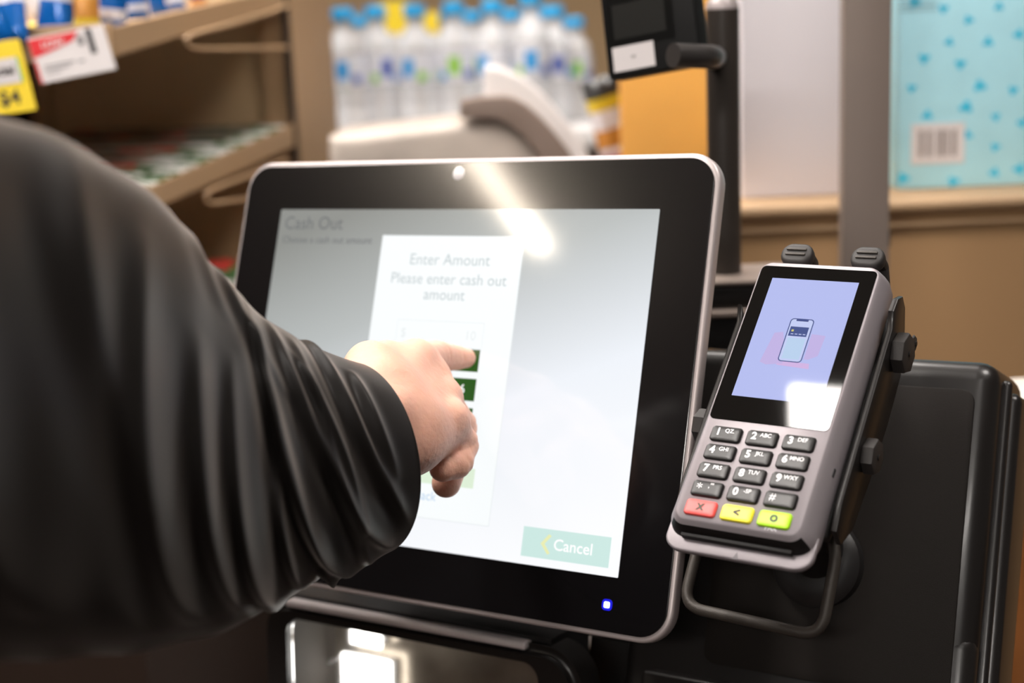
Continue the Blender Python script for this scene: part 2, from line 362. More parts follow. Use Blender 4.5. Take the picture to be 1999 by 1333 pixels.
    q = MB(); q.text('PAX', .0036, (.0205, -.1163), mat('faint_print', (.72, .7, .72), .5), -.0002, bold=.0001); q.build('lettering', t)
    q = MB(); q.box((.0403, .008, -.0775), (.0411, .0115, -.0725), ms_ink); q.build('side_port', t)
terminal()

def cradle():
    t = thing('terminal_cradle', 'black adjustable cradle and post holding the card terminal', 'terminal holder', M=FT)
    q = MB(); q.box((-.041, .0262, -.105), (.041, .034, .045), ms_black, .003); q.build('back_plate', t)
    MY = Matrix(((0, 1, 0, 0), (1, 0, 0, 0), (0, 0, 1, 0), (0, 0, 0, 1)))     # prism x,z,y -> y,z,x
    prof = [(.012, .020), (.006, .028), (.007, .037), (.013, .043), (.021, .041), (.032, .030), (.044, .010), (.046, -.02), (.044, -.06), (.040, -.092), (.030, -.106), (.018, -.104), (.014, -.09)]
    for s in (1, -1):
        if s < 0: prof = [(y_ + .004, min(z_, .052) if z_ > 0 else z_) for y_, z_ in prof if z_ < .03] 
        q = MB(); q.prism(prof, .0445 * s, .0480 * s, ms_satin, .0008, 2, M=MY); q.build('side_arm', t)
    # knobs: faceted wheels outside the arms
    def knob(x0, x1, y, z, r):
        q = MB(); n = 14; out = [(y + r * math.cos(2 * math.pi * k / n) * (1.12 if k % 2 else 1), z + r * math.sin(2 * math.pi * k / n) * (1.12 if k % 2 else 1)) for k in range(n)]
        q.prism(out, x0, x1, ms_rubber, .0012, 2, smooth=False, M=MY)
        q.lathe([(.0001, 0), (.0016, 0), (.0016, .0006)], ms_black, 12, M=Matrix.Translation((x1 + .0002 * (1 if x1 > 0 else -1), y, z)) @ Matrix.Rotation(math.radians(90 if x1 > 0 else -90), 4, 'Y'))
        q.build('knob', t)
    knob(.048, .0555, .027, .014, .0105); knob(.048, .0550, .027, -.053, .0090); knob(-.0465, -.0545, .027, -.047, .009)
    knob(.048, .0500, .046, .033, .0045)
    # padded clips reaching over the top end
    for x in (-.0195, .0235):
        q = MB()
        path = [(x, .034, .030), (x, .036, .048), (x, .030, .060), (x, .019, .0665), (x, .010, .0655)]
        q.prism(rrect(.0195, .0145, .0065, x, .0635, 6), .004, .012, ms_rubber, .0025, 3)
        for i in range(len(path) - 1):
            a, b_ = Vector(path[i]), Vector(path[i + 1]); d = b_ - a; L = d.length; ang = math.atan2(d.z, d.y)
            q.box((-.0085, -.002, -.0030), (.0085, L + .002, .0030), ms_rubber, .002, 2, M=Matrix.Translation(a) @ Matrix.Rotation(ang, 4, 'X'))
        k = q.build('clip', t)
        q = MB()
        for dz in (.0655, .0620): q.box((x - .0062, .0030, dz - .0008), (x + .0062, .0042, dz + .0008), ms_wire, .0004)
        q.build('grip_rib', k)
    # post to the cabinet
    Mp = FT
    q = MB(); a = Vector((.01, .034, -.06)); b_ = local(FT, mv(FM, (.246, .088, -.09)))
    q.tube([a, a.lerp(b_, .35), b_], [.016, .016, .016], ms_black, 24); q.build('post', t)
    q = MB(); L = FT.inverted() @ FM
    q.lathe([(.028, 0), (.028, .012), (.024, .016), (.017, .018)], ms_black, 32, M=L @ Matrix.Translation((.246, .0905, -.09)) @ Matrix.Rotation(math.radians(90), 4, 'X'))
    q.build('post_flange', t)
    # carrying hoop of coated wire below
    pts = [on(FM, 1590, 1075, -.012), on(FM, 1622, 1040, -.005), on(FM, 1632, 1085, -.01), on(FM, 1603, 1243, -.01), on(FM, 1333, 1183, -.01), on(FM, 1349, 1068, -.01)]
    ys = [.02, -.004, -.01, -.01, -.01, .0]
    P3 = fillet([local(FT, mv(FM, (p[0], y_, p[1]))) for p, y_ in zip(pts, ys)], .013)
    q = MB(); q.tube(P3, .0034, ms_wire, 14); q.build('wire_hoop', t)
cradle()

# ---------------------------------------------------------------- kiosk cabinet behind monitor and terminal
def kiosk():
    t = thing('checkout_cabinet', 'black moulded self checkout cabinet behind the monitor and terminal', 'self checkout', M=FM)
    q = MB(); Y = .090
    q.box((-.13, Y, -.16), (.343, Y + .085, .043), ms_satin, .013, 5); q.box((.118, Y, -.80), (.343, Y + .085, -.12), ms_satin, .010, 4); q.box((.070, Y + .045, -.80), (.13, Y + .085, -.12), ms_satin)
    q.box((.333, Y + .030, -.80), (.3515, Y + .078, .028), ms_satin, .006, 4)
    q.box((.340, Y + .020, -.80), (.3475, Y + .027, .034), ms_satin, .003, 3)
    q.build('housing', t)
    q = MB(); x0, z0 = on(FM, 1352, 1292, Y); x1, z1 = on(FM, 1905, 762, Y)
    q.prism(rrect(x1 - .175, z1 + .163, .008, (x1 + .175) / 2, (z1 - .163) / 2, 5), Y - .0014, Y + .001, ms_dark, .0006, 2)
    q.build('front_panel', t)
    q = MB(); a = on(FM, 1262, 1306, Y - .012)
    q.box((a[0], Y - .02, a[1] - .03), (.34, Y + .001, a[1]), ms_satin, .003, 3); q.build('lower_ledge', t)
kiosk()

# ---------------------------------------------------------------- barcode scanner under the monitor
FS = frame(np.array(FM.to_3x3()) , mv(FM, (-.03, .055, -.215)))
def scanner():
    R = np.array((FM.to_3x3() @ Matrix.Rotation(math.radians(15), 3, 'X')))
    M = frame(R, P(780, 1200, .985))
    t = thing('barcode_scanner', 'black framed scanner window with bright reflections under the monitor', 'scanner', M=M)
    TL = on(M, 508, 1168); TR = on(M, 1128, 1300); gTL = on(M, 558, 1200); gTR = on(M, 1050, 1302)
    w = TR[0] - TL[0]; cx = (TL[0] + TR[0]) / 2; zt = (TL[1] + TR[1]) / 2 + .004; h = .22; zg = (gTL[1] + gTR[1]) / 2; gw = gTR[0] - gTL[0]; gx = (gTL[0] + gTR[0]) / 2
    print('scanner', TL, TR, gTL, gTR)
    out = rrect(w, h, .028, cx, zt - h / 2, 10); gi = rrect(gw, .16, .012, gx, zg - .08, 10)
    b = bmesh.new(); A = [b.verts.new((x, 0, z)) for x, z in out]; B = [b.verts.new((x, .0, z)) for x, z in gi]; B2 = [b.verts.new((x, .006, z)) for x, z in gi]
    A2 = [b.verts.new((x, .03, z)) for x, z in out]
    n = len(out)
    for k in range(n):
        j = (k + 1) % n; b.faces.new((A[k], A[j], B[j], B[k])); b.faces.new((B[k], B[j], B2[j], B2[k])); b.faces.new((A[j], A[k], A2[k], A2[j]))
    bmesh.ops.recalc_face_normals(b, faces=b.faces[:])
    sA = set(A); e = [e for e in b.edges if all(v in sA for v in e.verts)]; bmesh.ops.bevel(b, geom=e, offset=.006, segments=5, affect='EDGES')
    q = MB(); q.bm(b, ms_satin, True); q.build('frame', t, 60)
    q = MB(); q.box((cx - w / 2 + .022, .001, zt - .0042), (cx + w / 2 - .040, .012, zt + .0012), mat('trim_silver', srgb('#cfc6c6'), .3, .2), .0022, 3); q.build('top_trim', t)
    q = MB(); q.prism(gi, .006, .008, mat('scanner_glass_pane', (1, 1, 1), .11, trans=1, ior=1.5), smooth=False); q.build('glass', t)
    x0, x1 = gx - gw / 2 - .002, gx + gw / 2 + .002; yb = .062
    wall = mat('scanner_wall', (.36, .31, .25), .28, .7, bump=.5, bscale=26, mottle=.3, mscale=30); glare = mat('glare_glow', (1, 1, 1), .4, emit=(1, .97, .92), es=6)
    q = MB(); q.box((x0, yb, zg - .165), (x1, yb + .003, zg + .012), wall); q.build('inner_wall', t)
    q = MB(); q.box((x0 - .003, .0095, zg - .165), (x0, yb, zg + .015), mat('lining_grey', (.07, .06, .05), .7)); q.box((x1, .0095, zg - .165), (x1 + .003, yb, zg + .015), ms_black); q.box((x0, .0095, zg + .012), (x1, yb, zg + .015), ms_black); q.build('inner_lining', t)
    for (u0, v0, u1, v1) in ((684, 1216, 742, 1256), (668, 1292, 762, 1352)):  # glowing patches added in place of ceiling reflections in the glass
        a, b_ = on(M, u0, v1, yb - .012), on(M, u1, v0, yb - .012); q = MB(); q.box((a[0], yb - .012, a[1]), (b_[0], yb - .008, b_[1]), glare, .0015, 2); q.box((a[0] + .002, yb - .008, a[1] + .002), (b_[0] - .002, yb, b_[1] - .002), ms_white); q.build('glare_patch', t)
    a, b_ = on(M, 628, 1300, yb - .01), on(M, 672, 1278, yb - .01); q = MB(); q.tube([(a[0], yb - .01, a[1]), (b_[0], yb - .01, b_[1])], .0014, ms_white, 8); q.build('glare_streak', t)  # white rod added to draw a bright streak of the window glare
scanner()

# ---------------------------------------------------------------- pole display
def pole():
    Y = 1.14
    a = PY(1410, 18, Y); base = PY(1412, 560, Y); r = 31.5 / F * 1.16
    t = thing('display_pole', 'round black pole with domed cap behind the monitor', 'pole', loc=(a[0], Y, base[2]))
    h = a[2] - base[2]
    mp = mat('pole_black', (.030, .024, .020), .38, bump=.04, bscale=1500)
    q = MB(); q.lathe([(r, -.03), (r, h), (r * .99, h + .001)], mp, 40); q.build('pole_tube', t)
    q = MB(); q.lathe([(r * 1.0, h), (r * .98, h + .003), (r * .8, h + .008), (r * .4, h + .0105), (.0002, h + .011)], ms_silver, 40); q.build('end_cap', t)
    q = MB(); z0 = PY(1420, 588, Y)[2] - base[2]; z1 = PY(1420, 541, Y)[2] - base[2]
    q.box((-.045, -.035, z0), (.06, .035, z1), ms_satin, .004); q.box((-.045, -.039, z0 - .006), (.06, .039, z0), ms_post, .002); q.box((-.045, -.039, z1), (.06, .039, z1 + .004), ms_post, .0015)
    q.build('mounting_bracket', t)
    # down to the floor behind the cabinet
    q = MB(); q.box((-.03, -.02, -base[2]), (.03, .02, z0 - .006), ms_satin, .004); q.build('stand', t)
    # customer display, tilted on its arm
    c = [P(1158, -45, 1.06), P(1338, -60, 1.02), P(1378, 132, 1.02), P(1196, 147, 1.06)]
    x = (c[1] - c[0]) + (c[2] - c[3]); x /= np.linalg.norm(x); z = (c[0] - c[3]) + (c[1] - c[2]); z /= np.linalg.norm(z); yy = np.cross(z, x); yy /= np.linalg.norm(yy); m45 = x + z; m45 /= np.linalg.norm(m45); o45 = np.cross(yy, m45); x = (m45 + o45) / 2 ** .5; z = (m45 - o45) / 2 ** .5
    x = x if np.dot(x, c[1] - c[0]) > 0 else -x
    ctr = sum(c) / 4; M = frame(np.array([x, np.cross(z, x), z]).T, ctr)
    L = [local(M, p) for p in c]; w = (L[1].x - L[0].x + L[2].x - L[3].x) / 2; hh = (L[0].z - L[3].z + L[1].z - L[2].z) / 2
    d = thing('customer_display', 'small black customer display with white sticker on the pole arm', 'display', M=M)
    mc = mat('display_case', (.006, .006, .006), .55, spec=.2)
    q = MB(); q.prism(rrect(w, hh, .003, seg=3), 0, .018, mc, .0015); q.build('case', d)
    a0, a1 = on(M, 1180, 15), on(M, 1318, 72)
    q = MB(); q.rect(a0[0], a1[1], a1[0], a0[1] + .01, -.0004, mat('display_window', (.004, .004, .004), .3, spec=.3)); 
    q.rect(a0[0] + .006, a1[1] + .006, a1[0] - .006, a0[1], -.0006, mat('lcd_dark', (.012, .012, .011), .35)); q.build('display_window', d)
    q = MB(); s0, s1 = on(M, 1196, 100), on(M, 1280, 122)
    q.rect(s0[0], s1[1] - .002, s1[0], s0[1] + .002, -.0006, ms_paper); mcx, mcz = (s0[0] + s1[0]) / 2, (s0[1] + s1[1]) / 2; q.text('W', .004, (mcx, mcz), ms_ink, -.0008); q.build('sticker', d)
    arm0 = P(1314, 108, .995); arm1 = P(1398, 112, 1.125)
    q = MB(); q.tube(fillet([local(M, arm0), local(M, P(1388, 111, 1.012)), local(M, arm1)], .014), .0086, mat('arm_grey_black', (.03, .027, .026), .35), 24); q.build('arm', d)
pole()

# ---------------------------------------------------------------- right background
def right_side():
    Yc = 1.33
    zt = PY(1800, 386, Yc)[2]; x0 = PY(1378, 400, Yc)[0]
    t = thing('tan_counter', 'long tan steel counter with rounded ledge behind the card terminal', 'counter', loc=(x0, Yc, 0))
    q = MB(); q.box((0, 0, 0), (1.5, .25, zt - .004), ms_cab); q.build('body', t)
    q = MB(); zz = PY(1800, 412, Yc)[2]; q.box((-.005, -.012, zz), (1.5, .252, zt), ms_beige, .005, 3); q.build('ledge', t)
    q = MB(); z2 = PY(1800, 432, Yc)[2]; q.box((-.002, -.006, z2 - .004), (1.5, .0, z2), ms_beige, .002, 2)
    q.build('front_rail', t)
    # blue spotted carton standing on the counter
    Yb = Yc + .07; a = PY(1752, 366, Yb); top = PY(1752, -60, Yb)[2] + .1; z0 = zt + .0005; W_ = .30
    blue = mat('carton_blue', srgb('#aee2f0'), .5, mottle=.04, mscale=30); cy = mat('carton_cyan', srgb('#2fbfe4'), .5); barc = mat('barcode_brown', srgb('#6c5a50'), .6)
    t = thing('spotted_carton', 'pale blue carton with cyan spots and a barcode on the tan counter', 'carton', loc=(a[0], Yb, z0))
    q = MB(); q.box((0, 0, 0), (W_, .12, top - z0), blue, .002, 2)
    def at(u, v): p = PY(u, v, Yb - .0004); return p[0] - a[0], p[2] - z0
    for (u, v) in ((1891, 39), (1853, 82), (1929, 82), (1804, 114), (1875, 125), (1780, 172), (1913, 168), (1978, 176), (1886, 209), (1810, 225), (1944, 228), (1995, 240), (1943, 287), (1763, 348), (1861, 354), (1941, 337), (1950, 13), (1842, 17), (1989, 67), (1786, 4), (1888, 264), (1720, 60), (1990, 330), (2040, 60), (2085, 110), (2030, 150), (2120, 190), (2060, 230), (2150, 60), (2170, 140), (2045, 300), (2110, 330), (2165, 270), (2200, 340), (2230, 90), (2240, 210), (2260, 300)):
        if u < 1757: continue
        x, z = at(u, v); ph = random.random() * 6; n = 14; rr = .0042 * random.uniform(.8, 1.25)
        q.add([(x + rr * (1 + .35 * math.sin(3 * k * 2 * math.pi / n + ph)) * math.cos(2 * math.pi * k / n) * 1.15, -.0003, z + rr * (1 + .35 * math.sin(3 * k * 2 * math.pi / n + ph)) * math.sin(2 * math.pi * k / n)) for k in range(n)], [list(range(n))], cy)
    for i in range(3):
        x, z = at(1792, 4 + i * 8); q.rect(x - .018, z - .0005, x + .018, z + .0008, -.0003, mat('faint_ink', (.25, .4, .45), .6) if i == 0 else MATS['faint_ink'])
    q.build('box', t)
    q = MB(); p0, p1 = at(1778, 322), at(1884, 238); q.box((p0[0], -.0006, p0[1]), (p1[0], 0, p1[1]), ms_paper); b0, b1 = at(1793, 307), at(1870, 252)
    n = 19; ww = (b1[0] - b0[0]) / n
    for k in range(n):
        if k in (3, 7, 8, 12, 15): continue
        q.rect(b0[0] + k * ww, b0[1], b0[0] + (k + (.45, .7, .3, .85)[k % 4]) * ww, b1[1], -.0008, barc)
    q.build('barcode_label', t)
    # pale board
    Yd = Yc + .055; a = PY(1450, 360, Yd); b_ = PY(1650, 360, Yd); top = PY(1500, -60, Yd)[2] + .1
    q = MB(); q.box((0, 0, 0), (b_[0] - a[0] + .03, .035, top - z0), ms_board, .001, 2); o = q.build('pale_board'); o.location = (a[0], Yd, z0)
    tag(o, 'plain pale grey panel on the tan counter left of the grey post', 'panel')
    # white shelf trim under both
    q = MB(); 
    # orange panel standing further back
    Yo = 1.62; a = PY(1216, 300, Yo); b_ = PY(1448, 300, Yo); top = PY(1300, -80, Yo)[2] + .1
    q = MB(); q.box((0, 0, 0), (b_[0] - a[0] + .02, .03, top - .0), mat('orange_board', srgb('#cf9440'), .6, mottle=.08, mscale=6), .001, 2); o = q.build('orange_panel'); o.location = (a[0], Yo, 0)
    tag(o, 'orange yellow upright panel behind the black pole', 'panel')
    # grey square post
    Yp = 1.19; a = PY(1647, 200, Yp); b_ = PY(1737, 200, Yp); w = b_[0] - a[0]
    t = thing('square_post', 'grey square steel post rising behind the card terminal', 'post', loc=(a[0], Yp, 0)); t.rotation_euler.z = math.radians(-7)
    q = MB(); q.box((0, 0, 0), (w, .034, 2.6), ms_post, .0015, 2); q.build('column', t)
    q = MB(); zz = PY(1742, 470, Yp)[2]; q.box((w, .010, zz - .006), (w + .0025, .020, zz + .008), ms_ink, .0008); q.build('slot_plug', t)
    # bin at the right edge
    p = P(2035, 850, 1.12); zt_ = P(2035, 762, 1.12)[2]; zr = P(2035, 880, 1.12)[2]; r = 100 / F * 1.12
    t = thing('waste_bin', 'orange brown bin with a cream rounded rim beside the cabinet', 'bin', loc=(p[0], p[1] + .02, 0))
    q = MB(); q.lathe([(r * .8, 0), (r * .95, .02), (r * .97, zr)], mat('bin_brown', (.27, .10, .03), .3, mottle=.5, mscale=5, coat=.4), 48); q.build('body', t)
    q = MB(); q.lathe([(r, zr), (r * 1.02, zr + .01), (r * 1.0, zt_ - .014), (r * .9, zt_ - .003), (r * .75, zt_)], mat('bin_cream', (.72, .66, .6), .35), 48); q.build('rim', t)
right_side()

# ---------------------------------------------------------------- water bottles in the distance
def bottles():
    pet = mat('bottle_plastic', (.93, .94, .96), .12, trans=.55, ior=1.15, spec=.8, coat=.6, coat_r=.08)
    capm = mat('cap_blue', srgb('#12a3e0'), .4); lab = mat('bottle_label', (.70, .71, .76), .35, coat=.4); lb = mat('label_blue', srgb('#1596dd'), .4); ln = mat('label_navy', srgb('#4a5fae'), .4); lg = mat('label_green', srgb('#8cc63a'), .4)
    Yb = 2.28; zb = PY(800, 258, Yb)[2]
    def bottle(kind):
        t = thing('water_bottle', 'x', 'bottle', 'water bottles behind the monitor')
        q = MB(); R = .0286
        q.lathe([(.022, 0), (.0275, .003), (R, .012), (R, .05), (R * .94, .056), (R, .062), (R, .075), (R * .94, .081), (R, .087), (R, .150), (R * .95, .163), (R * .72, .182), (R * .46, .196), (.0135, .203), (.0135, .208), (.0165, .2085), (.0165, .2105), (.0135, .211), (.0135, .214)], pet, 28); q.build('bottle_body', t)
        q = MB(); q.lathe([(.0165, .2125), (.017, .214), (.017, .231), (.0155, .2335), (.001, .2337)], capm, 24); q.build('cap', t)
        q = MB(); n = 28; rl = R + .0006
        def patch(a0, a1, z0, z1, m, r):
            k = 8; vs = [(r * math.cos(math.radians(a0 + (a1 - a0) * i / k)), r * math.sin(math.radians(a0 + (a1 - a0) * i / k)), z) for z in (z0, z1) for i in range(k + 1)]
            q.add(vs, [[i, i + 1, k + 2 + i, k + 1 + i] for i in range(k)], m, True)
        for a in range(0, 360, 30): patch(a, a + 30, .092, .148, lab, rl)
        off = (0, 30, -25, 12)[kind]
        patch(-118 + off, -82 + off, .104, .136, (lb, ln, lb, lg)[kind], rl + .0004)
        patch(-70 + off, -40 + off, .095, .112, (ln, lb, lg, ln)[kind], rl + .0004)
        patch(-150 + off, -128 + off, .095, .110, (lg, lg, ln, lb)[kind], rl + .0004); q.build('label', t)
        return t
    spots = [(668, 16, 0, 'first water bottle beside the tan shelving upright', 0), (732, 12, .03, 'second water bottle from the shelving upright', 1), (808, 10, 0, 'water bottle left of centre with a yellow ticket on each side', 2), (884, 5, .0, 'water bottle with green label patch above the grey curved trim', 3),
             (960, 2, 0, 'water bottle left of the tallest bottle', 2), (1035, -14, -.06, 'tallest and nearest water bottle with large blue label patch', 0), (1080, 12, .05, 'water bottle just right of the tallest bottle', 1), (1120, 34, .11, 'rightmost water bottle nearest the customer display', 3)]
    protos = [bottle(k) for k in range(4)]; used = set()
    for (u, v, dy, label, kind) in spots:
        src = protos[kind]
        if kind in used:
            t = src.copy(); C.objects.link(t)
            for ch in src.children: c = ch.copy(); C.objects.link(c); c.parent = t
        else: t = src; used.add(kind)
        y = Yb + dy; p = PY(u, v, y); t.location = (p[0], y, p[2] - .2337 if False else zb); t.rotation_euler.z = math.radians(random.uniform(-12, 12)); t['label'] = label
        s = (p[2] - zb) / .2337; t.scale = (1, 1, s)
    # rear row
    i = 0
    for u in (700, 770, 846, 922, 998, 1060):
        src = protos[i % 4]; t = src.copy(); C.objects.link(t)
        for ch in src.children: c = ch.copy(); C.objects.link(c); c.parent = t
        p = PY(u, 60, Yb + .19); t.location = (p[0], Yb + .19, zb); t.scale = (1, 1, .80); t['label'] = ('rear row water bottle seen between the first and second front bottles', 'rear row water bottle right of the second front bottle', 'rear row water bottle left of the green patched bottle', 'rear row water bottle right of the green patched bottle', 'rear row water bottle just behind the tallest bottle on its left', 'rear row water bottle just behind the tallest bottle on its right')[i]; i += 1
    x0 = PY(560, 260, Yb)[0]; x1 = PY(1190, 260, Yb)[0]
    t = thing('display_table', 'white topped table carrying the water bottles', 'table', loc=(x0, Yb - .08, 0))
    q = MB(); q.box((0, 0, zb - .03), (x1 - x0, .46, zb), ms_white, .003); q.build('table_top', t)
    for lx in (.02, x1 - x0 - .06):
        for ly in (.02, .36): q = MB(); q.box((lx, ly, 0), (lx + .04, ly + .04, zb - .03), ms_post); q.build('leg', t)
    # yellow tickets behind the bottles
    for (u, v, w, h, lab_) in ((768, 34, 46, 66, 'yellow price ticket behind the bottles, the larger and left one'), (840, 44, 32, 44, 'yellow price ticket behind the bottles, the smaller and right one')):
        y = Yb + .115; p0 = PY(u - w / 2, v + h / 2, y); p1 = PY(u + w / 2, v - h / 2, y); q = MB(); q.box((p0[0], y, p0[2]), (p1[0], y + .002, p1[2]), ms_yellow)
        q.box((p0[0] + .01, y + .0005, zb), (p0[0] + .014, y + .0018, p0[2] + .002), ms_post); tag(q.build('price_ticket'), lab_, 'price ticket')
bottles()

# ---------------------------------------------------------------- the neighbouring checkout: white ramp with a grey curved trim
def neighbour():
    D = 1.55; c = P(1000, 240, D); M = frame([[1, 0, 0], [0, 1, 0], [0, 0, 1]], c)
    t = thing('neighbour_checkout', 'pale grey neighbouring checkout with curved brown grey trim beyond the monitor', 'self checkout', M=M)
    pl = lambda L, y: [on(M, u, v, y) for u, v in L]
    pale = mat('pale_moulding', (.70, .665, .655), .45); greyt = mat('trim_brown_grey', srgb('#85746a'), .5); lid = mat('lid_grey', srgb('#b5aaa0'), .5, mottle=.2, mscale=14)
    A = [(945, 130), (975, 135), (1010, 148), (1045, 172), (1075, 200), (1102, 232), (1130, 268), (1150, 305), (1162, 345), (1162, 420), (945, 420)]
    q = MB(); q.prism(pl(A, .05)[::-1], .05, .26, pale, .003); q.build('side_moulding', t)
    B = [(898, 198), (940, 190), (985, 188), (1006, 193), (1030, 207), (1056, 230), (1085, 262), (1110, 294), (1135, 335), (1140, 420), (1075, 420), (1068, 335), (1045, 298), (1018, 266), (990, 243), (965, 233), (898, 230)]
    q = MB(); q.prism(pl(B, 0)[::-1], 0, .06, greyt, .002); q.build('curved_trim', t)
    Cc = [(640, 268), (700, 262), (780, 254), (860, 244), (930, 236), (970, 234), (1000, 246), (1030, 272), (1055, 305), (1070, 350), (1070, 420), (640, 420)]
    q = MB(); q.prism(pl(Cc, .01)[::-1], .01, .24, lid, .012, 4); q.build('lid', t)
    q = MB(); q.box((-.19, .03, -c[2]), (.08, .25, -.05), pale); q.build('cabinet', t)
neighbour()

# ---------------------------------------------------------------- pillow packets
def pillow(q, w, h, th, m, M=None, crimp=.008, nx=14, nz=14, seed=0, bands=()):
    rs = np.random.RandomState(seed); ph = rs.rand(6) * 6
    for s in (1, -1):
        vs = []; fs = []
        for j in range(nz + 1):
            for i in range(nx + 1):
                u = i / nx * 2 - 1; v = j / nz * 2 - 1; e = (1 - abs(u) ** 3) ** .6 * (1 - abs(v) ** 4) ** .5
                yy = s * (th / 2 * e + .0004) + .05 * th * math.sin(9 * u + ph[0] + 5 * v) * e
                vs.append((u * w / 2 * (1 - .05 * math.cos(v * 1.5)), yy, v * h / 2))
        for j in range(nz):
            for i in range(nx):
                a = j * (nx + 1) + i; f = [a, a + 1, a + nx + 2, a + nx + 1]; fs.append(f if s < 0 else f[::-1])
        mats_ = [m] * nz
        for (z0, z1, mm) in bands:
            for j in range(nz):
                if z0 <= (j + .5) / nz < z1: mats_[j] = mm
        if M is not None: vs = [M @ Vector(v) for v in vs]
        for j in range(nz): 
            pass
        o = len(q.v); q.v += [tuple(v) for v in vs]
        for k, f in enumerate(fs):
            q.f.append([i + o for i in f]); q.m.append(q.mi(mats_[k // nx])); q.sm.append(True)
fb = mat('foil_blue', srgb('#0d63b8'), .22, .25, coat=.6, bump=.3, bscale=60); fo = mat('foil_orange', srgb('#c98a3c'), .28, .2, coat=.5, bump=.3, bscale=60); fw = mat('foil_white', srgb('#dfdde2'), .3, .2, coat=.4, bump=.3, bscale=60)
fy = mat('foil_yellow', srgb('#d9be30'), .3, .2, coat=.4); fr = mat('foil_red', srgb('#a32a26'), .35, coat=.3); fk = mat('foil_black', (.02, .02, .02), .3)
def snack_pack():
    p = P(1190, 235, 1.7); q = MB()
    pillow(q, .048, .105, .03, fw, seed=3, bands=((.78, 1, fk), (.64, .78, fy), (.2, .42, fo), (.0, .12, fr)))
    o = q.build('snack_packet'); o.location = p; o.rotation_euler = (0, math.radians(-14), .3)
    tag(o, 'white snack packet with black and yellow top left of the orange panel', 'snack packet')
    t = p - np.array([0, 0, .052]); q = MB(); q.box((-.022, -.03, -t[2]), (.05, .06, -.002), ms_white, .003); o = q.build('packet_stand'); o.location = t
    tag(o, 'white stand under the snack packet beside the orange panel', 'stand')
snack_pack()

